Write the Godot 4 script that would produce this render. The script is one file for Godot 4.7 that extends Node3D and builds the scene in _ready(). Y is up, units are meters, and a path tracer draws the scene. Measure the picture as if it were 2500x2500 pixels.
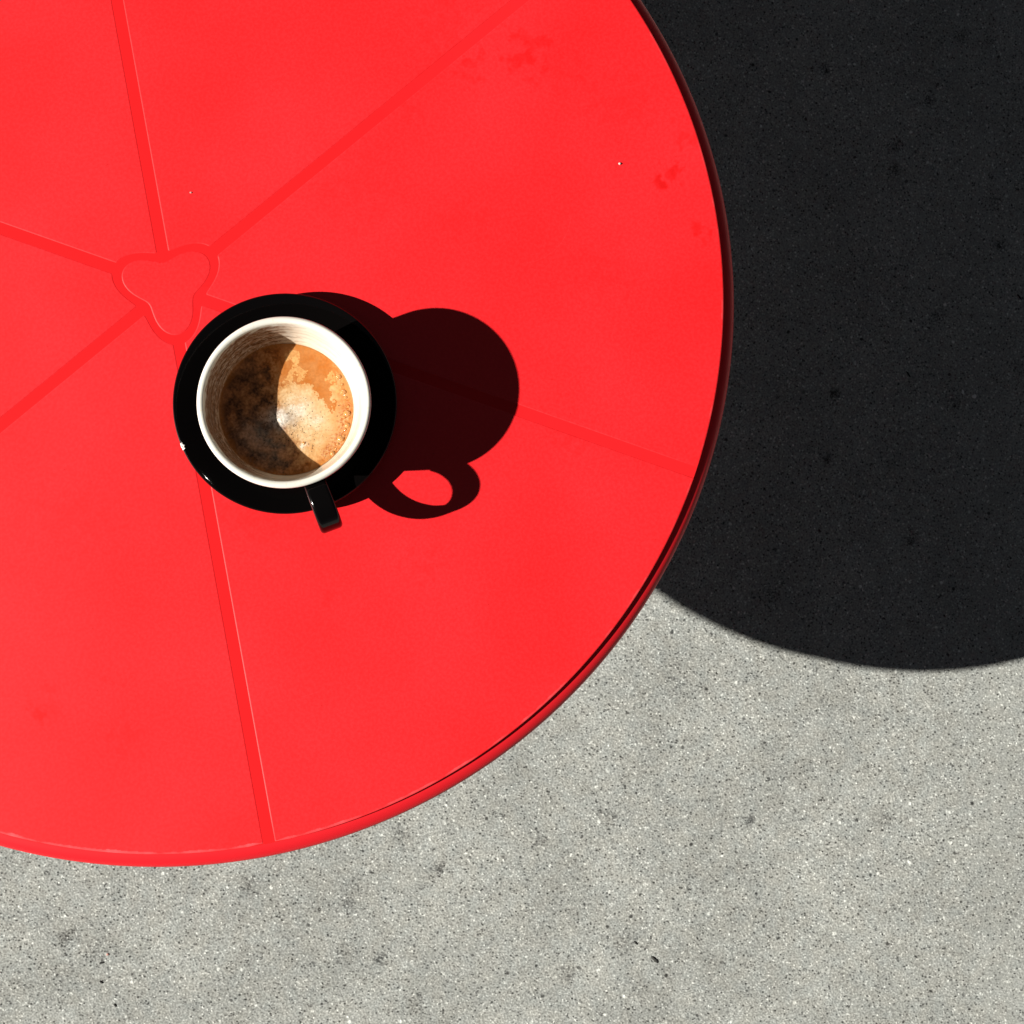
extends Node3D
# A black cup of milky coffee on a red moulded table, seen from above in hard sunlight.
# x runs to the right of the picture, z towards its lower edge, y is up. Metres.

const TABLE_Y := 0.3585                      # height of the table top
const TABLE_AT := Vector3(-0.1184, 0, -0.2316)
const TABLE_R := 0.3136
const CUP_AT := Vector3(-0.0521, TABLE_Y + 0.0, -0.1600)
const SAUCER_AT := Vector3(-0.0537, TABLE_Y, -0.1663)
const SPOKE := 19.0                          # degrees of the first seam of the table top
const SEAM := 0.0031                         # half the width of a seam
const PLATE_R := 0.3063                      # outer edge of the raised panels

var rng := RandomNumberGenerator.new()


func _ready() -> void:
	rng.seed = 7
	# ------------------------------------------------------------ camera, sky, sun, exposure
	var cam := Camera3D.new()
	cam.name = "camera"
	add_child(cam)
	var f := Vector3(0.06635, -0.99236, -0.10397).normalized()
	var r := Vector3(0.99777, 0.06672, 0.0)
	r = (r - f * r.dot(f)).normalized()
	cam.transform = Transform3D(Basis(r, r.cross(f), -f), Vector3(0, TABLE_Y + 1.04304, 0))
	cam.fov = 29.855
	cam.near = 0.05
	cam.far = 900.0
	cam.current = true

	var sky_mat := ProceduralSkyMaterial.new()
	sky_mat.sky_top_color = Color(0.0178, 0.0192, 0.0228).linear_to_srgb()
	sky_mat.sky_horizon_color = Color(0.10, 0.102, 0.107).linear_to_srgb()
	sky_mat.sky_curve = 0.12
	sky_mat.ground_bottom_color = Color(0.06, 0.06, 0.058).linear_to_srgb()
	sky_mat.ground_horizon_color = Color(0.10, 0.102, 0.105).linear_to_srgb()
	sky_mat.sun_angle_max = 12.0
	sky_mat.sun_curve = 0.1
	var sky := Sky.new()
	sky.sky_material = sky_mat
	var env := Environment.new()
	env.background_mode = Environment.BG_SKY
	env.sky = sky
	env.tonemap_mode = Environment.TONE_MAPPER_LINEAR
	env.tonemap_exposure = 1.65
	env.sdfgi_enabled = true
	env.ssao_enabled = true
	env.ssil_enabled = true
	var we := WorldEnvironment.new()
	we.name = "world_environment"
	we.environment = env
	add_child(we)

	var sun := DirectionalLight3D.new()
	sun.name = "sun"
	sun.light_color = Color(1.0, 0.985, 0.95)
	sun.light_energy = 1.5
	sun.light_angular_distance = 0.5
	sun.shadow_enabled = true
	add_child(sun)
	var fall := Vector3(1.475, -1.0, -0.319).normalized()
	sun.transform = Transform3D(Basis.looking_at(fall, Vector3.UP), Vector3(-6, 6, 2))

	# ------------------------------------------------------------ the place
	build_ground()
	build_table()
	build_saucer()
	build_cup()
	build_coffee()
	build_bits()


# ================================================================ small helpers

func tag(o: Node, label: String, category: String, group := "") -> void:
	o.set_meta("label", label)
	o.set_meta("category", category)
	if group:
		o.set_meta("group", group)


func put(called: String, st: Dictionary, m: Material, parent: Node = null) -> MeshInstance3D:
	var a := []
	a.resize(Mesh.ARRAY_MAX)
	a[Mesh.ARRAY_VERTEX] = st.v
	a[Mesh.ARRAY_NORMAL] = st.n
	a[Mesh.ARRAY_TEX_UV] = st.u
	a[Mesh.ARRAY_INDEX] = st.i
	var mesh := ArrayMesh.new()
	mesh.add_surface_from_arrays(Mesh.PRIMITIVE_TRIANGLES, a)
	mesh.surface_set_material(0, m)
	var o := MeshInstance3D.new()
	o.name = called
	o.mesh = mesh
	o.cast_shadow = GeometryInstance3D.SHADOW_CASTING_SETTING_ON
	(parent if parent else self).add_child(o, true)
	return o


func soup() -> Dictionary:
	return {"v": PackedVector3Array(), "n": PackedVector3Array(), "u": PackedVector2Array(), "i": PackedInt32Array()}


func vert(s: Dictionary, p: Vector3, n: Vector3, uv := Vector2.ZERO) -> int:
	s.v.append(p)
	s.n.append(n.normalized())
	s.u.append(uv)
	return s.v.size() - 1


func tri(s: Dictionary, a: int, b: int, c: int) -> void:
	var g: Vector3 = (s.v[c] - s.v[a]).cross(s.v[b] - s.v[a])
	if g.length_squared() < 1e-20:
		return
	var n: Vector3 = s.n[a] + s.n[b] + s.n[c]
	if g.dot(n) < 0.0:
		s.i.append_array([a, c, b])
	else:
		s.i.append_array([a, b, c])


func quad(s: Dictionary, a: int, b: int, c: int, d: int) -> void:
	tri(s, a, b, c)
	tri(s, a, c, d)


# A profile of (radius, height) turned about y. Walk it so that the outside lies on its left; sharp corners are doubled points.
func lathe(profile: Array, seg := 160, u_span := 1.0) -> Dictionary:
	var s := soup()
	var n := profile.size()
	var normals := []
	var lengths := [0.0]
	for k in n:
		var t := Vector2.ZERO
		if k > 0 and profile[k].distance_to(profile[k - 1]) > 1e-7:
			t += (profile[k] - profile[k - 1]).normalized()
		if k < n - 1 and profile[k + 1].distance_to(profile[k]) > 1e-7:
			t += (profile[k + 1] - profile[k]).normalized()
		normals.append(Vector2(-t.y, t.x).normalized())
		if k > 0:
			lengths.append(lengths[k - 1] + profile[k].distance_to(profile[k - 1]))
	for j in seg + 1:
		var a := TAU * j / seg
		for k in n:
			vert(s, Vector3(cos(a) * profile[k].x, profile[k].y, sin(a) * profile[k].x), Vector3(cos(a) * normals[k].x, normals[k].y, sin(a) * normals[k].x), Vector2(u_span * j / seg, lengths[k] / lengths[n - 1]))
	for j in seg:
		for k in n - 1:
			var p := j * n + k
			if profile[k].distance_to(profile[k + 1]) > 1e-7:
				quad(s, p, p + 1, p + n + 1, p + n)
	return s


# Catmull-Rom through the points.
func smooth_line(points: Array, steps := 6) -> Array:
	var out := []
	for k in points.size() - 1:
		var p0: Vector2 = points[maxi(k - 1, 0)]
		var p3: Vector2 = points[mini(k + 2, points.size() - 1)]
		for i in steps:
			out.append(points[k].cubic_interpolate(points[k + 1], p0, p3, float(i) / steps))
	out.append(points[-1])
	return out


func noise(kind: int, freq: float, seed_: int, octaves := 1) -> FastNoiseLite:
	var n := FastNoiseLite.new()
	n.noise_type = kind
	n.frequency = freq
	n.seed = seed_
	n.fractal_type = FastNoiseLite.FRACTAL_FBM if octaves > 1 else FastNoiseLite.FRACTAL_NONE
	n.fractal_octaves = octaves
	return n


func lin(r: float, g: float, b: float) -> Color:
	return Color(r, g, b).linear_to_srgb()


func paint(c: Color, rough: float, spec := 0.5) -> StandardMaterial3D:
	var m := StandardMaterial3D.new()
	m.albedo_color = c
	m.roughness = rough
	m.metallic_specular = spec
	return m


func picture(side: int, bytes: PackedByteArray) -> ImageTexture:
	return ImageTexture.create_from_image(Image.create_from_data(side, side, false, Image.FORMAT_RGB8, bytes))


# ================================================================ ground

func build_ground() -> void:
	var side := 2048
	var fine := noise(FastNoiseLite.TYPE_SIMPLEX, 0.17, 11).get_seamless_image(side, side).get_data()
	var broad := noise(FastNoiseLite.TYPE_SIMPLEX, 0.012, 12, 4).get_seamless_image(side, side).get_data()
	var tint := noise(FastNoiseLite.TYPE_SIMPLEX, 0.018, 13, 2).get_seamless_image(side, side).get_data()
	var grey := PackedByteArray()
	grey.resize(side * side)
	var high := PackedByteArray()
	high.resize(side * side)
	for i in side * side:
		var v := 163.0 + (fine[i] - 127) * 0.15 + (broad[i] - 127) * 0.055 + (rng.randi() & 15) - 7
		grey[i] = clampi(int(v), 0, 255)
		high[i] = clampi(int(120.0 + (fine[i] - 127) * 0.25), 0, 255)
	# grains of sand: pale ones stand a little proud, dark ones are dark grains and pits with their shade painted in
	var smudges := []
	for k in 70:
		smudges.append(Vector3(rng.randf() * side, rng.randf() * side, rng.randf_range(5.0, 13.0)))
	for k in 250000:
		var pale := rng.randf() < 0.58
		var cx := rng.randi() % side
		var cy := rng.randi() % side
		if not pale and k % 9 == 0:
			var sm: Vector3 = smudges[rng.randi() % smudges.size()]
			cx = posmod(int(sm.x + rng.randfn(0.0, sm.z)), side)
			cy = posmod(int(sm.y + rng.randfn(0.0, sm.z)), side)
		var big := rng.randf()
		var ra := 1.12 + 1.05 * big * big * big + (1.2 if big > 0.996 else 0.0)
		var stretch := rng.randf_range(0.65, 1.0)
		var turn := rng.randf() * PI
		var strength := rng.randf_range(0.35, 1.0)
		strength *= strength * (0.5 if not pale and k % 9 == 0 else 1.0)
		var reach := int(ceil(ra))
		var co := cos(turn)
		var si := sin(turn)
		for dy in range(-reach, reach + 1):
			for dx in range(-reach, reach + 1):
				var x := (dx * co + dy * si) / ra
				var y := (-dx * si + dy * co) / (ra * stretch)
				var d := x * x + y * y
				if d < 1.25:
					var w := strength * clampf(1.4 - d, 0.0, 1.0)
					var at := ((cy + dy + side) % side) * side + (cx + dx + side) % side
					var now := grey[at]
					grey[at] = int(lerpf(now, (255.0 if big > 0.95 else 238.0) if pale else 52.0, w * (1.0 if pale else 0.9)))
					high[at] = clampi(int(high[at] + (70.0 if pale else -80.0) * w), 0, 255)
	var rgb := PackedByteArray()
	rgb.resize(side * side * 3)
	for i in side * side:
		var g := grey[i]
		var t := (tint[i] - 127) * 0.010
		rgb[i * 3] = clampi(int(g * 0.998 + t), 0, 255)
		rgb[i * 3 + 1] = clampi(int(g * 1.007), 0, 255)
		rgb[i * 3 + 2] = clampi(int(g * 0.981 - t), 0, 255)
	var m := StandardMaterial3D.new()
	m.albedo_texture = picture(side, rgb)
	m.roughness = 0.9
	m.metallic_specular = 0.3
	var bump := Image.create_from_data(side, side, false, Image.FORMAT_L8, high)
	bump.convert(Image.FORMAT_RGBA8)
	bump.bump_map_to_normal_map(3.0)
	m.normal_enabled = true
	m.normal_texture = ImageTexture.create_from_image(bump)
	m.normal_scale = 0.6
	# slow changes of tone over the slab, laid over the grain at another scale
	var slow := noise(FastNoiseLite.TYPE_SIMPLEX, 0.02, 21, 5).get_seamless_image(512, 512).get_data()
	var slow_rgb := PackedByteArray()
	slow_rgb.resize(512 * 512 * 3)
	for i in 512 * 512:
		var v := 240 + int((slow[i] - 127) * 0.105)
		slow_rgb[i * 3] = mini(v, 255)
		slow_rgb[i * 3 + 1] = mini(v, 255)
		slow_rgb[i * 3 + 2] = mini(v, 255)
	m.detail_enabled = true
	m.detail_blend_mode = BaseMaterial3D.BLEND_MODE_MUL
	m.detail_albedo = picture(512, slow_rgb)
	m.detail_uv_layer = BaseMaterial3D.DETAIL_UV_2
	var half := 300.0
	var a := []
	a.resize(Mesh.ARRAY_MAX)
	var v3 := PackedVector3Array([Vector3(-half, 0, -half), Vector3(half, 0, -half), Vector3(half, 0, half), Vector3(-half, 0, half)])
	var uv := PackedVector2Array()
	var uv2 := PackedVector2Array()
	for p in v3:
		uv.append(Vector2(p.x, p.z) / 0.82)
		uv2.append(Vector2(p.x + 0.31, p.z - 0.12) / 1.37)
	a[Mesh.ARRAY_VERTEX] = v3
	a[Mesh.ARRAY_NORMAL] = PackedVector3Array([Vector3.UP, Vector3.UP, Vector3.UP, Vector3.UP])
	a[Mesh.ARRAY_TANGENT] = PackedFloat32Array([1, 0, 0, 1, 1, 0, 0, 1, 1, 0, 0, 1, 1, 0, 0, 1])
	a[Mesh.ARRAY_TEX_UV] = uv
	a[Mesh.ARRAY_TEX_UV2] = uv2
	a[Mesh.ARRAY_INDEX] = PackedInt32Array([0, 1, 2, 0, 2, 3])
	var mesh := ArrayMesh.new()
	mesh.add_surface_from_arrays(Mesh.PRIMITIVE_TRIANGLES, a)
	mesh.surface_set_material(0, m)
	var o := MeshInstance3D.new()
	o.name = "pavement"
	o.mesh = mesh
	o.set_meta("kind", "structure")
	o.set_meta("label", "pale grey speckled concrete pavement under and around the red table")
	add_child(o)


# ================================================================ table

func motif(a: float) -> float:       # radius of the raised three-lobed island
	var c := cos(3.0 * (a - deg_to_rad(SPOKE + 60.0)))
	return 0.0200 + 0.0062 * c + 0.0006 * c * c


func red_texture() -> ImageTexture:
	var side := 2048
	var fine := noise(FastNoiseLite.TYPE_SIMPLEX, 0.11, 31, 2).get_image(side, side).get_data()
	var broad := noise(FastNoiseLite.TYPE_SIMPLEX, 0.0022, 32, 5).get_image(side, side).get_data()
	var bytes := PackedByteArray()
	bytes.resize(side * side * 3)
	for i in side * side:
		var k := 1.0 + (broad[i] - 127) * 0.0011
		var w := (fine[i] - 127) * 0.05 + (rng.randi() & 7) - 3.5
		bytes[i * 3] = clampi(int(236.0 + w * 0.5), 0, 255)
		bytes[i * 3 + 1] = clampi(int(33.0 * k + w * 0.8), 0, 255)
		bytes[i * 3 + 2] = clampi(int(39.0 * k + w * 0.8), 0, 255)
	var im := Image.create_from_data(side, side, false, Image.FORMAT_RGB8, bytes)
	# tiny dark specks of dirt in the plastic
	for k in 2600:
		var x := rng.randi() % side
		var y := rng.randi() % side
		var d := rng.randf_range(0.62, 0.9)
		for q in rng.randi_range(1, 3):
			var px := clampi(x + rng.randi_range(-1, 1), 0, side - 1)
			var py := clampi(y + rng.randi_range(-1, 1), 0, side - 1)
			var c := im.get_pixel(px, py)
			im.set_pixel(px, py, Color(c.r * (0.5 + d * 0.5), c.g * d, c.b * d))
	# dried smears, each an uneven cluster: place on the table, size, how dark
	var edge := noise(FastNoiseLite.TYPE_SIMPLEX, 0.03, 33, 3)
	for s in [
		[0.2762, -0.0672, 0.0052, 0.42], [0.2702, -0.0620, 0.0042, 0.45], [0.2800, -0.0705, 0.0030, 0.3], [0.2930, -0.0400, 0.0040, 0.36], [0.2955, -0.0340, 0.0032, 0.3],
		[0.1974, -0.1416, 0.0090, 0.26], [0.1930, -0.1330, 0.0080, 0.22], [0.1652, -0.1279, 0.0070, 0.26], [0.2150, -0.1300, 0.0120, 0.10], [0.1500, -0.1500, 0.0140, 0.10], [0.2500, -0.1100, 0.0130, 0.10], [0.1000, -0.0600, 0.0160, 0.07], [0.0500, 0.1200, 0.0160, 0.08], [-0.0500, 0.1300, 0.0180, 0.07], [0.1300, 0.0700, 0.0160, 0.08], [0.1309, -0.1024, 0.0055, 0.14], [0.2874, -0.0905, 0.0065, 0.22],
		[-0.0663, 0.2340, 0.0034, 0.42], [-0.0610, 0.2260, 0.0065, 0.16], [-0.0200, 0.2440, 0.0080, 0.16], [-0.0265, 0.2150, 0.0035, 0.2], [0.0880, 0.1700, 0.0035, 0.16],
		[0.0400, -0.1840, 0.0020, 0.4], [0.1400, 0.1500, 0.0080, 0.12], [0.2200, 0.0800, 0.0090, 0.12], [0.2400, -0.0100, 0.0120, 0.08], [0.1600, -0.0400, 0.0100, 0.08],
	]:
		var cx := int((s[0] / 0.64 + 0.5) * side)
		var cy := int((s[1] / 0.64 + 0.5) * side)
		var ra := int(s[2] / 0.64 * side)
		for dy in range(-ra * 2, ra * 2 + 1):
			for dx in range(-ra * 2, ra * 2 + 1):
				var x := cx + dx
				var y := cy + dy
				if x < 0 or y < 0 or x >= side or y >= side:
					continue
				var d := sqrt(dx * dx + dy * dy) / ra + edge.get_noise_2d(x, y) * 1.9
				var w: float = 0.9 * s[3] * clampf(1.15 - d, 0.0, 1.0)
				if w > 0.0:
					var c := im.get_pixel(x, y)
					im.set_pixel(x, y, Color(c.r * (1.0 - 0.10 * w), c.g * (1.0 - w), c.b * (1.0 - w * 0.95)))
	# the edge of the plate is scuffed pale here and there, with a painted sun highlight at lower left
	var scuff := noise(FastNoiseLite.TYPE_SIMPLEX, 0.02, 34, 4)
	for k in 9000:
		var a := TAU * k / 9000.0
		var wear_and_glint := clampf(0.06 + 0.30 * maxf(0.0, cos(a - deg_to_rad(112.0))) + 0.35 * scuff.get_noise_2d(cos(a) * 700.0, sin(a) * 700.0), 0.0, 0.6)
		var wide := 0.0009 + 0.0020 * wear_and_glint
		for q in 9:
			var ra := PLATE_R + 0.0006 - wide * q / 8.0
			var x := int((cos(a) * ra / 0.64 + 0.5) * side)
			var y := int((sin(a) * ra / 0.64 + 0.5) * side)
			im.set_pixel(x, y, Color(0.93, lerpf(0.15, 0.46, wear_and_glint), lerpf(0.17, 0.48, wear_and_glint)))
	# fine pale scratches
	for k in 22:
		var p := Vector2(rng.randf_range(200, side - 200), rng.randf_range(200, side - 200))
		var d := Vector2.from_angle(rng.randf() * TAU)
		var bend := rng.randf_range(-0.012, 0.012)
		var w := rng.randf_range(0.02, 0.11)
		for q in rng.randi_range(20, 190):
			p += d
			d = d.rotated(bend)
			var x := clampi(int(p.x), 0, side - 1)
			var y := clampi(int(p.y), 0, side - 1)
			var c := im.get_pixel(x, y)
			im.set_pixel(x, y, Color(c.r, lerpf(c.g, 0.5, w), lerpf(c.b, 0.5, w)))
	return ImageTexture.create_from_image(im)


func flat_uv(p: Vector3) -> Vector2:
	return Vector2(p.x / 0.64 + 0.5, p.z / 0.64 + 0.5)


# A bevel running round the closed outline (points in order), from the top face down and outwards.
func bevel(s: Dictionary, line: Array, out: float, depth: float) -> void:
	var n := line.size()
	var area := 0.0
	for k in n:
		var q: Vector3 = line[(k + 1) % n]
		area += line[k].x * q.z - q.x * line[k].z
	var side := signf(area)
	var base: int = s.v.size()
	for k in n:
		var t: Vector3 = (line[(k + 1) % n] - line[(k - 1 + n) % n]).normalized()
		var o := Vector3(t.z, 0, -t.x) * side
		var up := o * depth + Vector3.UP * out
		vert(s, line[k], up.normalized() * 0.6 + Vector3.UP * 0.5, flat_uv(line[k]))
		vert(s, line[k] + o * out - Vector3.UP * depth, up, flat_uv(line[k]))
	for k in n:
		var a := base + k * 2
		var b := base + (k + 1) % n * 2
		quad(s, a, a + 1, b + 1, b)


func build_table() -> void:
	var t := Node3D.new()
	t.name = "round_table"
	t.position = TABLE_AT
	add_child(t)
	tag(t, "round glossy red plastic table with radial seams and a three-lobed centre", "table")
	var top := StandardMaterial3D.new()
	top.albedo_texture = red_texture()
	top.roughness = 0.45
	top.metallic_specular = 0.48
	# floor of the seams; two of them are worn nearly as pale as the panels
	var floor_im := Image.create_empty(512, 64, false, Image.FORMAT_RGB8)
	for x in 512:
		var deg := 360.0 * (x + 0.5) / 512
		for y in 64:
			var ra := PLATE_R + 0.012 - 0.318 * (y + 0.5) / 64
			var worn := 0.0
			if absf(wrapf(deg - SPOKE, -180, 180)) < 20.0:
				worn = 0.35 + 0.35 * smoothstep(0.19, 0.23, ra)
			elif absf(wrapf(deg - SPOKE - 300.0, -180, 180)) < 20.0:
				worn = 0.15 + 0.75 * smoothstep(0.10, 0.28, ra)
			floor_im.set_pixel(x, y, Color(0.905, lerpf(0.110, 0.135, worn), lerpf(0.128, 0.158, worn)))
	var seam := StandardMaterial3D.new()
	seam.albedo_texture = ImageTexture.create_from_image(floor_im)
	seam.roughness = 0.45
	seam.metallic_specular = 0.3
	var shell := paint(lin(0.74, 0.013, 0.021), 0.45, 0.4)
	var drop := 0.0002
	var out := 0.0006

	# six raised panels between the seams
	for k in 6:
		var a0 := deg_to_rad(SPOKE + 60.0 * k)
		var a1 := a0 + deg_to_rad(60.0)
		var s := soup()
		var wide := 40
		var long := 26
		var grid := []
		for j in long + 1:
			var row := []
			var tj := pow(float(j) / long, 1.4)
			for i in wide + 1:
				var e := float(i) / wide
				var a := lerpf(a0, a1, e)
				var ra := 0.03
				for pass_ in 4:
					ra = lerpf(motif(a) + 0.0058, PLATE_R - out, tj)
					var lim := asin((SEAM + out) / ra)
					a = lerpf(a0 + lim, a1 - lim, e)
				var p := Vector3(cos(a) * ra, TABLE_Y, sin(a) * ra)
				row.append(p)
				vert(s, p, Vector3.UP, flat_uv(p))
			grid.append(row)
		var w := wide + 1
		for j in long:
			for i in wide:
				quad(s, j * w + i, j * w + i + 1, j * w + w + i + 1, j * w + w + i)
		var line := []
		for i in wide:
			line.append(grid[0][i])
		for j in long:
			line.append(grid[j][wide])
		for i in wide:
			line.append(grid[long][wide - i])
		for j in long:
			line.append(grid[long - j][0])
		bevel(s, line, out, drop)
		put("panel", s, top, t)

	# the island in the middle
	var s2 := soup()
	var ring := []
	var mid := vert(s2, Vector3(0, TABLE_Y, 0), Vector3.UP, flat_uv(Vector3.ZERO))
	for i in 120:
		var a := TAU * i / 120
		var p := Vector3(cos(a), 0, sin(a)) * (motif(a) - out) + Vector3.UP * TABLE_Y
		ring.append(p)
		vert(s2, p, Vector3.UP, flat_uv(p))
	for i in 120:
		tri(s2, mid, 1 + i, 1 + (i + 1) % 120)
	bevel(s2, ring, out, drop)
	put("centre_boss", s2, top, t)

	# the board under them: floor of the seams, and its edge above the lip
	var e := PLATE_R + 0.0002
	put("board", lathe([Vector2(e - 0.001, TABLE_Y - 0.012), Vector2(e, TABLE_Y - 0.012), Vector2(e, TABLE_Y - drop - 0.0003), Vector2(e, TABLE_Y - drop - 0.0003), Vector2(e - 0.0002, TABLE_Y - drop), Vector2(e - 0.0002, TABLE_Y - drop), Vector2(0.2, TABLE_Y - drop), Vector2(0.00001, TABLE_Y - drop)], 360), seam, t)

	# rounded lip outside the board, and the apron below it
	var lip := []
	var c := Vector2(TABLE_R - 0.0078, TABLE_Y - 0.0080)
	for i in 19:
		var a := deg_to_rad(-50.0 + 170.0 * i / 18.0)
		lip.append(c + Vector2(cos(a) * 0.0078, sin(a) * 0.0057))
	put("lip", lathe(lip, 360), shell, t)
	var under := [Vector2(0.00001, TABLE_Y - 0.014), Vector2(0.29, TABLE_Y - 0.014), Vector2(0.29, TABLE_Y - 0.014), Vector2(0.3, TABLE_Y - 0.026), Vector2(0.3, TABLE_Y - 0.026), Vector2(0.303, TABLE_Y - 0.026), Vector2(0.303, TABLE_Y - 0.026), Vector2(TABLE_R - 0.0034, TABLE_Y - 0.0122)]
	put("underside", lathe(under, 240), paint(lin(0.035, 0.035, 0.036), 0.6), t)

	# stem and foot, hidden under the top from here
	put("stem", lathe(smooth_line([Vector2(0.034, 0.012), Vector2(0.026, 0.05), Vector2(0.024, 0.2), Vector2(0.028, 0.3), Vector2(0.06, TABLE_Y - 0.0145)], 5), 48), shell, t)
	put("foot", lathe([Vector2(0.15, 0.0), Vector2(0.153, 0.003), Vector2(0.151, 0.008), Vector2(0.12, 0.012), Vector2(0.034, 0.018), Vector2(0.00001, 0.018)], 96), shell, t)


# ================================================================ saucer

func black_glaze() -> StandardMaterial3D:
	var m := paint(lin(0.0022, 0.0018, 0.0018), 0.06, 0.4)
	return m


func build_saucer() -> void:
	var t := Node3D.new()
	t.name = "saucer"
	t.position = SAUCER_AT
	add_child(t)
	tag(t, "glossy black round saucer with a white chip on its rim, under the coffee cup", "saucer")
	var pr := [Vector2(0.00001, 0.0032), Vector2(0.029, 0.0024), Vector2(0.031, 0.0), Vector2(0.034, 0.0), Vector2(0.0355, 0.0028), Vector2(0.045, 0.0060), Vector2(0.054, 0.0091), Vector2(0.0590, 0.0108),
		Vector2(0.0600, 0.0115), Vector2(0.06022, 0.0123), Vector2(0.0598, 0.01290), Vector2(0.0590, 0.0130), Vector2(0.054, 0.0116), Vector2(0.046, 0.0092), Vector2(0.037, 0.0071), Vector2(0.0330, 0.0066), Vector2(0.0318, 0.0056), Vector2(0.030, 0.0054), Vector2(0.00001, 0.0054)]
	put("dish", lathe(smooth_line(pr, 4), 200), black_glaze(), t)
	# bare white clay where the rim is chipped
	var s := soup()
	var a0 := atan2(0.02424, -0.05461)
	var rows := 14
	var cols := 9
	for j in rows + 1:
		for i in cols + 1:
			var v := float(j) / rows * 2.0 - 1.0
			var u := float(i) / cols
			var a := a0 + v * 0.034
			var wide := sqrt(maxf(0.0, 1.0 - v * v)) * (0.8 + 0.35 * sin(v * 7.0 + 1.0) + 0.1 * sin(v * 19.0))
			var th := lerpf(-0.6, 2.2, 0.5 + (u - 0.5) * wide)
			var ra := 0.00135 + 0.00012 * sin(u * 9.0 + v * 5.0)
			var o := Vector3(cos(th) * cos(a), sin(th), cos(th) * sin(a))
			var p := Vector3(cos(a), 0, sin(a)) * 0.05905 + Vector3.UP * 0.0119 + o * ra
			vert(s, p, o)
	for j in rows:
		for i in cols:
			var p := j * (cols + 1) + i
			quad(s, p, p + 1, p + cols + 2, p + cols + 1)
	var chip := put("chip", s, paint(lin(0.78, 0.76, 0.72), 0.7), t)
	chip.set_meta("label", "white chip in the black saucer rim")


# ================================================================ cup

const LEVEL := 0.0302        # where the coffee meets the wall, above the table
const LINING := [Vector2(0.04495, 0.0541), Vector2(0.04480, 0.0549), Vector2(0.0440, 0.0556), Vector2(0.0431, 0.0558), Vector2(0.0421, 0.0555), Vector2(0.0414, 0.0547), Vector2(0.0408, 0.0525), Vector2(0.0397, 0.0475),
	Vector2(0.0382, 0.0400), Vector2(0.0356, 0.0310), Vector2(0.0322, 0.0235), Vector2(0.0265, 0.0170), Vector2(0.0200, 0.0128), Vector2(0.01, 0.0112), Vector2(0.00001, 0.0110)]


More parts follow.
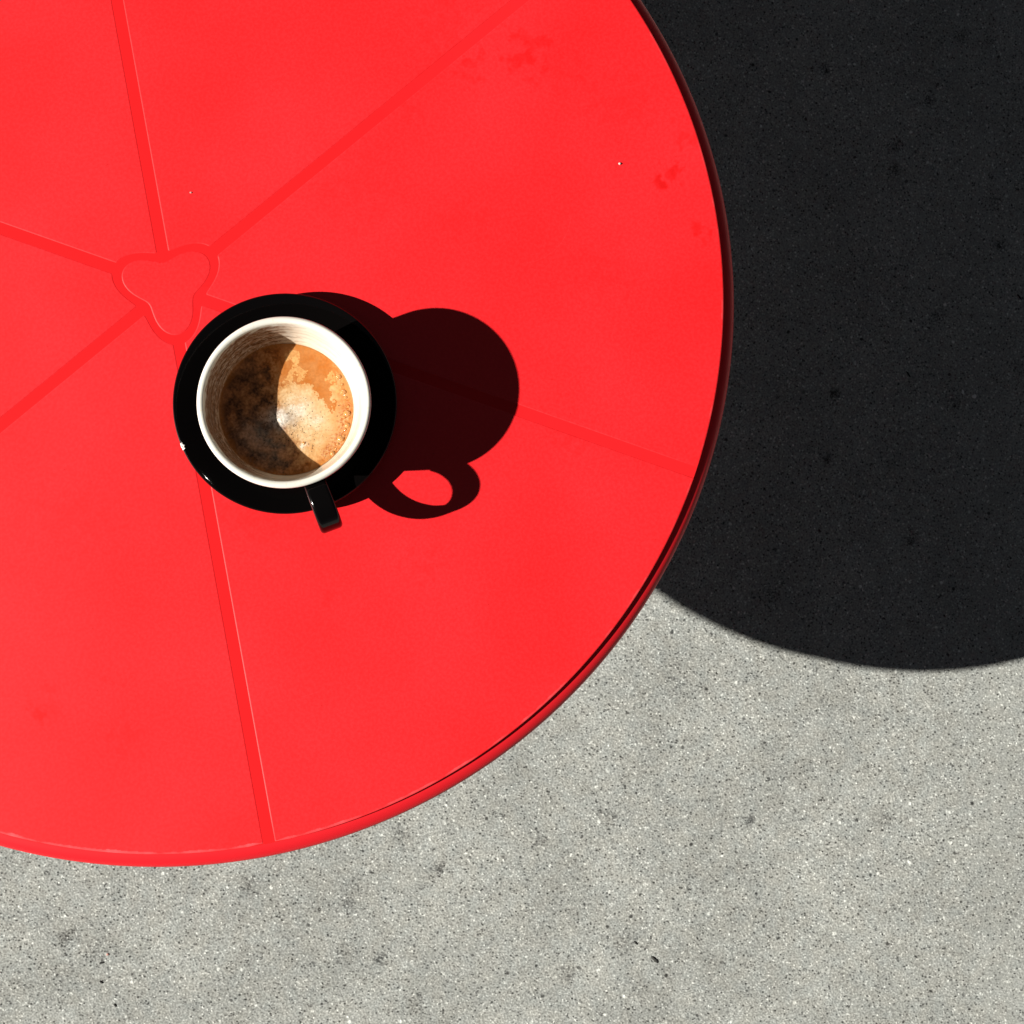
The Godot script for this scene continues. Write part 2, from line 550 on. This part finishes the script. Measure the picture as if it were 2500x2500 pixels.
func build_cup() -> void:
	var t := Node3D.new()
	t.name = "coffee_cup"
	t.position = CUP_AT
	add_child(t)
	tag(t, "glossy black ceramic cup with white inside and rim, standing on the black saucer", "cup")
	var black := black_glaze()
	var pr := [Vector2(0.00001, 0.0080), Vector2(0.020, 0.0076), Vector2(0.0215, 0.0055), Vector2(0.0238, 0.0055), Vector2(0.0255, 0.0082), Vector2(0.0300, 0.0130), Vector2(0.0345, 0.0200), Vector2(0.0380, 0.0280), Vector2(0.0408, 0.0370), Vector2(0.0432, 0.0465), Vector2(0.0447, 0.0530), Vector2(0.0449, 0.0541)]
	put("body", lathe(smooth_line(pr, 5), 200), black, t)

	# white glaze with brown tide marks, most of them on the side that has been drunk from
	var wide := 1024
	var tall := 512
	var n1 := noise(FastNoiseLite.TYPE_SIMPLEX, 1.0, 41, 4)
	var n2 := noise(FastNoiseLite.TYPE_SIMPLEX, 1.0, 42, 3)
	var im := Image.create_empty(wide, tall, false, Image.FORMAT_RGB8)
	var line := smooth_line(LINING, 6)
	var along := [0.0]
	for k in range(1, line.size()):
		along.append(along[k - 1] + line[k].distance_to(line[k - 1]))
	var depth_at := []
	for y in tall:
		var want: float = (y + 0.5) / tall * along[-1]
		var k := 1
		while k < line.size() - 1 and along[k] < want:
			k += 1
		depth_at.append(lerpf(line[k - 1].y, line[k].y, clampf((want - along[k - 1]) / maxf(along[k] - along[k - 1], 1e-9), 0, 1)))
	var inner: float = along[6 * 5] / along[-1]
	for x in wide:
		var a := rad_to_deg(TAU * (x + 0.5) / wide)
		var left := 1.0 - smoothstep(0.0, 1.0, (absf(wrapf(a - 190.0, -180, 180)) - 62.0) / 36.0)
		var ca := cos(TAU * x / wide)
		var sa := sin(TAU * x / wide)
		for y in tall:
			var h: float = depth_at[y]
			var c := Color(0.83, 0.80, 0.72)
			if float(y) / tall > inner:
				var d := (h - LEVEL) * 1000.0                      # mm above the coffee
				var wob := n2.get_noise_2d(ca * 2.5, sa * 2.5 + 7.0) * 1.6
				var streak := n1.get_noise_3d(ca * 2.6, sa * 2.6, h * 700.0)
				var blot := n2.get_noise_3d(ca * 9.0, sa * 9.0, h * 420.0)
				var cream := 0.18 * clampf((24.0 + 5.0 * streak - d) / 6.0, 0, 1) + 0.45 * exp(-maxf(0.0, d) / 3.5)
				c = c.lerp(Color(0.80, 0.62, 0.38), cream)
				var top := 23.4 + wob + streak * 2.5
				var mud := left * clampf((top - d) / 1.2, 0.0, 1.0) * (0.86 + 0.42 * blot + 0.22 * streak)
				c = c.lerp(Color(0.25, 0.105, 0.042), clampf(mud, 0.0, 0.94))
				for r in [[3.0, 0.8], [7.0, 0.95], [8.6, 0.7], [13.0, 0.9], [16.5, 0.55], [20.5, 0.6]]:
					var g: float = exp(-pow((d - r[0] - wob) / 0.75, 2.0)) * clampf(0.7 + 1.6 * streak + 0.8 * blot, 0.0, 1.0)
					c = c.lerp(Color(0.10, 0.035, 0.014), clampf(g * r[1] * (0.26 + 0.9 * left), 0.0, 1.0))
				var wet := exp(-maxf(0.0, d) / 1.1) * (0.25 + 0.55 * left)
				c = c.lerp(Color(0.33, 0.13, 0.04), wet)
				if left > 0.3 and blot > 0.52:
					c = c.lerp(Color(0.74, 0.60, 0.46), 0.5)
			else:
				var spot := n2.get_noise_3d(ca * 14.0, sa * 14.0, h * 500.0 + 30.0)
				c = c.lerp(Color(0.78, 0.66, 0.42), clampf((spot - 0.45) * 3.0, 0.0, 0.5))
			im.set_pixel(x, y, c.linear_to_srgb())
	var glaze := StandardMaterial3D.new()
	glaze.albedo_texture = ImageTexture.create_from_image(im)
	glaze.roughness = 0.16
	put("lining", lathe(line, 240), glaze, t)

	# handle: a flat strap bent into a ring, in the upright plane 68.8 degrees round from the right
	var path := smooth_line([Vector2(0.0421, 0.0464), Vector2(0.0458, 0.0494), Vector2(0.0515, 0.0515), Vector2(0.0580, 0.0514), Vector2(0.0640, 0.0484), Vector2(0.0674, 0.0425), Vector2(0.0669, 0.0350), Vector2(0.0625, 0.0284), Vector2(0.0555, 0.0237), Vector2(0.0460, 0.0208), Vector2(0.0350, 0.0198)], 7)
	var u := Vector3(cos(deg_to_rad(68.8)), 0, sin(deg_to_rad(68.8)))
	var v := Vector3(-u.z, 0, u.x)
	var s := soup()
	var around := []
	var hw := 0.0061
	var hh := 0.0023
	var rr := 0.0021
	for q in 4:
		var cx := (hw - rr) * (1 if q in [0, 3] else -1)
		var cy := (hh - rr) * (1 if q in [0, 1] else -1)
		for i in 7:
			var a := PI / 2 * (q + i / 6.0)
			around.append([Vector2(cx, cy) + Vector2(cos(a), sin(a)) * rr, Vector2(cos(a), sin(a))])
	var m := around.size()
	for k in path.size():
		var d: Vector2 = (path[mini(k + 1, path.size() - 1)] - path[maxi(k - 1, 0)]).normalized()
		var nn := Vector2(-d.y, d.x)
		var thick := 1.0 + 0.25 * pow(absf(2.0 * k / (path.size() - 1) - 1.0), 4.0)
		for w in around:
			var o: Vector2 = path[k] + nn * w[0].y * thick
			var no: Vector2 = nn * w[1].y
			vert(s, u * o.x + Vector3.UP * o.y + v * w[0].x, u * no.x + Vector3.UP * no.y + v * w[1].x)
	for k in path.size() - 1:
		for i in m:
			var j := (i + 1) % m
			quad(s, k * m + i, k * m + j, k * m + m + j, k * m + m + i)
	var smooth_black := black_glaze()
	smooth_black.roughness = 0.11
	put("handle", s, smooth_black, t)


# ================================================================ coffee

func coffee_height(x: float, z: float) -> float:
	var rho := sqrt(x * x + z * z)
	var h := 0.0
	h += 0.0006 * exp(-(0.0355 - rho) / 0.0012)                                           # meniscus
	h += 0.0019 * exp(-((x + 0.0018) * (x + 0.0018) + (z - 0.0056) * (z - 0.0056)) / (2 * 0.0042 * 0.0042))   # mound of foam
	return h


func build_coffee() -> void:
	var side := 640
	var span := 0.0375                     # half the width of the picture
	var im := Image.create_empty(side, side, false, Image.FORMAT_RGB8)
	var n1 := noise(FastNoiseLite.TYPE_SIMPLEX, 0.012, 51, 4)
	var n2 := noise(FastNoiseLite.TYPE_SIMPLEX, 0.05, 52, 3)
	var cells := FastNoiseLite.new()
	cells.noise_type = FastNoiseLite.TYPE_CELLULAR
	cells.cellular_return_type = FastNoiseLite.RETURN_DISTANCE2_SUB
	cells.frequency = 0.05
	cells.seed = 53
	# where the foam has opened: points in units of the coffee's radius
	var open := PackedVector2Array([Vector2(-0.12, -1.05), Vector2(0.40, -0.97), Vector2(0.62, -0.86), Vector2(0.77, -0.62), Vector2(0.76, -0.38), Vector2(0.67, -0.27), Vector2(0.72, -0.12), Vector2(0.71, 0.08), Vector2(0.63, -0.08), Vector2(0.50, -0.17), Vector2(0.44, -0.28), Vector2(0.29, -0.37), Vector2(0.10, -0.43), Vector2(-0.10, -0.40)])
	var coffee := Color(0.10, 0.040, 0.014)
	var orange := Color(0.44, 0.135, 0.024)
	var tan_ := Color(0.57, 0.315, 0.130)
	var pale := Color(0.70, 0.53, 0.32)
	var white := Color(0.78, 0.74, 0.66)
	for y in side:
		for x in side:
			var p := Vector2(x + 0.5, y + 0.5) / side * 2.0 - Vector2.ONE
			p *= span / 0.0352
			var a := n1.get_noise_2d(x, y)
			var b := n2.get_noise_2d(x, y)
			var q := p + Vector2(a, n1.get_noise_2d(x + 900, y)) * 0.07 + Vector2(b, n2.get_noise_2d(x + 900, y)) * 0.03
			var foam := 0.34 + 0.26 * a + 0.12 * b
			foam += 0.46 * exp(-(q - Vector2(0.20, 0.0)).length_squared() / 0.20)
			foam += 0.22 * exp(-(q - Vector2(0.50, 0.35)).length_squared() / 0.10)
			foam -= 0.15 * smoothstep(0.62, 1.0, q.length())
			foam -= 0.52 * smoothstep(0.1, -0.45, q.x - 0.35 * q.y) * (0.85 - 0.6 * a)  # less foam on the left also tones that half down as shade
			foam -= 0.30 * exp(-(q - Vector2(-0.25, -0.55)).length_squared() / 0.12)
			var c := tan_.lerp(pale, clampf((foam - 0.45) * 1.5, 0, 1)) if foam > 0.45 else orange.lerp(tan_, clampf(foam / 0.45, 0, 1))
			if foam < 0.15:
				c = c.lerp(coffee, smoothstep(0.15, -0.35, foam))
			var thin := smoothstep(0.12, -0.30, q.x - 0.35 * q.y)  # thin foam on the left half, browned further to paint in deeper shade
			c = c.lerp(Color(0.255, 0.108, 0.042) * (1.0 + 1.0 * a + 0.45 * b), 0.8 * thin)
			var wh := exp(-(q - Vector2(-0.06, 0.15)).length_squared() / 0.018) + 0.8 * exp(-(q - Vector2(0.19, 0.02)).length_squared() / 0.022) + 0.55 * exp(-(q - Vector2(0.46, 0.16)).length_squared() / 0.008) + 0.34 * exp(-(q - Vector2(-0.22, 0.14)).length_squared() / 0.022) + 0.26 * exp(-(q - Vector2(-0.48, 0.38)).length_squared() / 0.05) + 0.16 * exp(-(q - Vector2(-0.2, 0.6)).length_squared() / 0.08) + 0.8 * exp(-(q - Vector2(0.26, 0.51)).length_squared() / 0.0022)
			c = c.lerp(white, clampf(wh * (0.72 + 0.3 * b), 0.0, 0.88))
			var isle := exp(-(q - Vector2(-0.24, 0.12)).length_squared() / 0.012)
			c = c.lerp(coffee, clampf(0.55 * exp(-(q - Vector2(-0.36, 0.28)).length_squared() / 0.007) * (1.0 - isle), 0, 0.7))
			if Geometry2D.is_point_in_polygon(q, open):
				c = orange.lerp(tan_, clampf(0.16 + 0.2 * a, 0, 1))
			# rafts of bubbles at the edge of the opening
			for r in [[0.09, -0.83, 0.085], [0.12, -0.70, 0.05], [0.19, -0.60, 0.07], [0.08, -0.58, 0.05], [0.27, -0.555, 0.032], [0.06, -0.48, 0.055], [0.19, -0.50, 0.04], [0.65, -0.53, 0.05], [0.73, -0.34, 0.035], [0.13, -0.745, 0.035], [0.70, -0.45, 0.03]]:
				var d: float = Vector2(r[0], r[1]).distance_to(q) / r[2]
				if d < 1.25:
					var shell: float = exp(-pow((d - 0.85) / 0.22, 2.0))
					c = c.lerp(Color(0.66, 0.37, 0.14), clampf(0.55 * clampf(1.3 - d, 0, 1) + 0.55 * shell, 0, 0.85))
			# broken dark froth by the wall on the right
			if q.x > 0.55 and q.y > -0.1 and q.y < 0.75:
				var k := smoothstep(0.66, 0.92, q.length())
				var cell := cells.get_noise_2d(x, y)
				c = c.lerp(Color(0.34, 0.075, 0.012), k * clampf(0.35 + 1.3 * b, 0, 0.85))
				c = c.lerp(pale, k * clampf((-0.75 - cell) * 2.0, 0, 0.4))
			var e := q.length()
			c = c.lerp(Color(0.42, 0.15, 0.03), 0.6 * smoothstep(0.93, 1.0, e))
			c *= 1.0 + 0.10 * b
			im.set_pixel(x, y, c.linear_to_srgb())
	# white glints on the froth by the right wall, painted into the colour
	for k in [[0.905, 0.045, 3.4], [0.89, 0.075, 2.4], [0.915, 0.23, 2.6], [0.81, 0.43, 3.2], [0.83, 0.46, 2.0], [0.70, 0.665, 2.4], [0.765, -0.52, 3.0], [0.79, -0.47, 2.4], [0.84, -0.28, 2.6], [0.865, -0.23, 2.8], [0.89, -0.18, 2.2]]:
		var at := (Vector2(k[0], k[1]) * 0.0352 / span + Vector2.ONE) * 0.5 * side
		for dy in range(-8, 9):
			for dx in range(-8, 9):
				var px := clampi(int(at.x) + dx, 0, side - 1)
				var py := clampi(int(at.y) + dy, 0, side - 1)
				var d: float = Vector2(dx, dy * 0.8).length() / (k[2] * 1.6) + 0.5 * n2.get_noise_2d(px * 3.0, py * 3.0)
				im.set_pixel(px, py, im.get_pixel(px, py).lerp(Color(0.95, 0.92, 0.86), clampf(1.6 * (1.1 - d), 0.0, 0.9)))
	# burst bubbles: small dark holes in the foam, crowded near the middle
	for k in 420:
		var p := Vector2(rng.randfn(0.04, 0.36), rng.randfn(0.22, 0.33))
		if p.length() > 0.93 or (p.y < -0.2 and p.x > 0.1) or (p.x < -0.45 and p.y < 0.0):
			continue
		var big := rng.randf()
		var ra := 1.25 + 2.0 * big * big * big
		var dark := rng.randf_range(0.35, 1.0)
		var at := (p * 0.0352 / span + Vector2.ONE) * 0.5 * side
		for dy in range(-4, 5):
			for dx in range(-4, 5):
				var w := dark * clampf(1.3 - Vector2(dx, dy * 1.15).length() / ra, 0, 1)
				if w > 0.0:
					var px := clampi(int(at.x) + dx, 0, side - 1)
					var py := clampi(int(at.y) + dy, 0, side - 1)
					im.set_pixel(px, py, im.get_pixel(px, py).lerp(Color(0.10, 0.06, 0.04), w))
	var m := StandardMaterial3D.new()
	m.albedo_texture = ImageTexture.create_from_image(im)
	m.roughness = 0.32
	m.metallic_specular = 0.4
	var s := soup()
	var rings := 60
	var seg := 144
	var froth := noise(FastNoiseLite.TYPE_SIMPLEX, 420.0, 54, 2)
	for j in rings + 1:
		for i in seg:
			var ra := 0.0353 * j / rings
			var a := TAU * i / seg
			var x := cos(a) * ra
			var z := sin(a) * ra
			var e := 0.0002
			var h := coffee_height(x, z)
			var g := Vector3(coffee_height(x - e, z) - coffee_height(x + e, z), 2 * e, coffee_height(x, z - e) - coffee_height(x, z + e))
			h += 0.00012 * froth.get_noise_2d(x, z)
			vert(s, Vector3(x, h, z), g, Vector2(x / span * 0.5 + 0.5, z / span * 0.5 + 0.5))
	for j in rings:
		for i in seg:
			var k := (i + 1) % seg
			quad(s, j * seg + i, j * seg + k, j * seg + seg + k, j * seg + seg + i)
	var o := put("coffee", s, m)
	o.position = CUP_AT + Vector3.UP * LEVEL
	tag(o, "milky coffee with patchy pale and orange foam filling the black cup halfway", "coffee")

	# bubbles standing along the wall
	var film := paint(lin(0.52, 0.24, 0.075), 0.09, 0.6)
	for b in [[0.905, 0.055, 0.0019], [0.862, 0.11, 0.0009], [0.915, 0.235, 0.0015], [0.885, 0.30, 0.0007], [0.815, 0.44, 0.0019], [0.86, 0.40, 0.0009], [0.775, 0.52, 0.0008], [0.695, 0.665, 0.0014], [0.775, -0.505, 0.0015], [0.83, -0.39, 0.0007], [0.845, -0.27, 0.0016], [0.885, -0.19, 0.0009], [0.93, -0.05, 0.0008], [0.74, 0.60, 0.0007], [0.265, 0.51, 0.0009]]:
		var d := soup()
		for j in 7:
			for i in 16:
				var th := PI * 0.5 * j / 6.0
				var n := Vector3(sin(th) * cos(TAU * i / 16), cos(th), sin(th) * sin(TAU * i / 16))
				vert(d, n * b[2], n)
		for j in 6:
			for i in 16:
				quad(d, j * 16 + i, j * 16 + (i + 1) % 16, j * 16 + 16 + (i + 1) % 16, j * 16 + 16 + i)
		var q := put("bubble", d, film, o)
		var x: float = b[0] * 0.0352
		var z: float = b[1] * 0.0352
		q.position = Vector3(x, coffee_height(x, z) - b[2] * 0.25, z)


# ================================================================ crumbs and chips of grit

func lump(size: Vector3, seed_: int, rough := 0.25) -> Dictionary:
	var s := soup()
	var n := noise(FastNoiseLite.TYPE_SIMPLEX, 1.4, seed_, 2)
	var rows := 8
	var cols := 14
	for j in rows + 1:
		for i in cols:
			var th := PI * j / rows
			var d := Vector3(sin(th) * cos(TAU * i / cols), cos(th), sin(th) * sin(TAU * i / cols))
			var k := 1.0 + rough * 2.0 * n.get_noise_3dv(d)
			vert(s, d * size * 0.5 * k + Vector3.UP * size.y * 0.42, d / size)
	for j in rows:
		for i in cols:
			quad(s, j * cols + i, j * cols + (i + 1) % cols, j * cols + cols + (i + 1) % cols, j * cols + cols + i)
	return s


func bit(called: String, at: Vector3, size: Vector3, turn: float, c: Color, label: String, category: String, seed_: int) -> void:
	var o := put(called, lump(size, seed_), paint(c, 0.8))
	o.position = at
	o.rotation.y = deg_to_rad(turn)
	tag(o, label, category)


func build_bits() -> void:
	var white := lin(0.62, 0.5, 0.46)
	var dark := lin(0.02, 0.02, 0.018)
	bit("crumb", Vector3(-0.1075, TABLE_Y, -0.2849), Vector3(0.0012, 0.0004, 0.0010), 20, lin(0.7, 0.26, 0.24), "tiny pinkish crumb on the red table just above its three-lobed centre", "crumb", 61)
	bit("crumb", Vector3(0.1302, TABLE_Y, -0.3057), Vector3(0.0014, 0.0009, 0.0015), 70, white, "tiny white crumb on the red table near its upper right edge", "crumb", 62)
	bit("flake", Vector3(0.1968, 0, 0.1772), Vector3(0.0068, 0.0010, 0.0021), -43, lin(0.05, 0.05, 0.045), "largest dark flake lying on sunlit concrete below the table", "flake", 63)
	bit("flake", Vector3(0.1832, 0, 0.1652), Vector3(0.0036, 0.0007, 0.0012), -50, dark, "short dark flake just up and left of the largest flake on sunlit concrete", "flake", 64)
	bit("flake", Vector3(-0.1975, 0, 0.1759), Vector3(0.0031, 0.0008, 0.0012), 12, dark, "flat dark flake on the concrete left below the table, beside the reddish speck", "flake", 65)
	bit("flake", Vector3(-0.1974, 0, 0.1895), Vector3(0.0028, 0.0008, 0.0012), -35, dark, "middle of three dark flakes on the concrete at lower left", "flake", 66)
	bit("flake", Vector3(-0.1874, 0, 0.2055), Vector3(0.0026, 0.0008, 0.0012), -60, dark, "lowest of three dark flakes on the concrete at lower left", "flake", 67)
	bit("speck", Vector3(-0.1933, 0, 0.1702), Vector3(0.0020, 0.0008, 0.0015), 10, lin(0.5, 0.26, 0.22), "reddish speck of grit on the concrete at lower left", "grit", 68)
	bit("splinter", Vector3(0.4788, 0, -0.3134), Vector3(0.0050, 0.0012, 0.0013), -52, lin(0.006, 0.006, 0.006), "thin black splinter on shaded concrete at the right edge", "splinter", 69)
	bit("splinter", Vector3(0.392, 0, -0.2532), Vector3(0.0056, 0.0011, 0.0012), -58, lin(0.006, 0.006, 0.006), "thin black splinter on shaded concrete, left of the pale grit", "splinter", 70)
	bit("grit", Vector3(0.4334, 0, -0.240), Vector3(0.0016, 0.0009, 0.0032), 5, lin(0.8, 0.8, 0.78), "upright pale sliver of grit in the table's shadow", "grit", 71)
	bit("grit", Vector3(0.4421, 0, -0.2366), Vector3(0.0034, 0.0012, 0.0026), 30, lin(0.8, 0.8, 0.78), "pale lump of grit in the table's shadow, right of the upright sliver", "grit", 72)
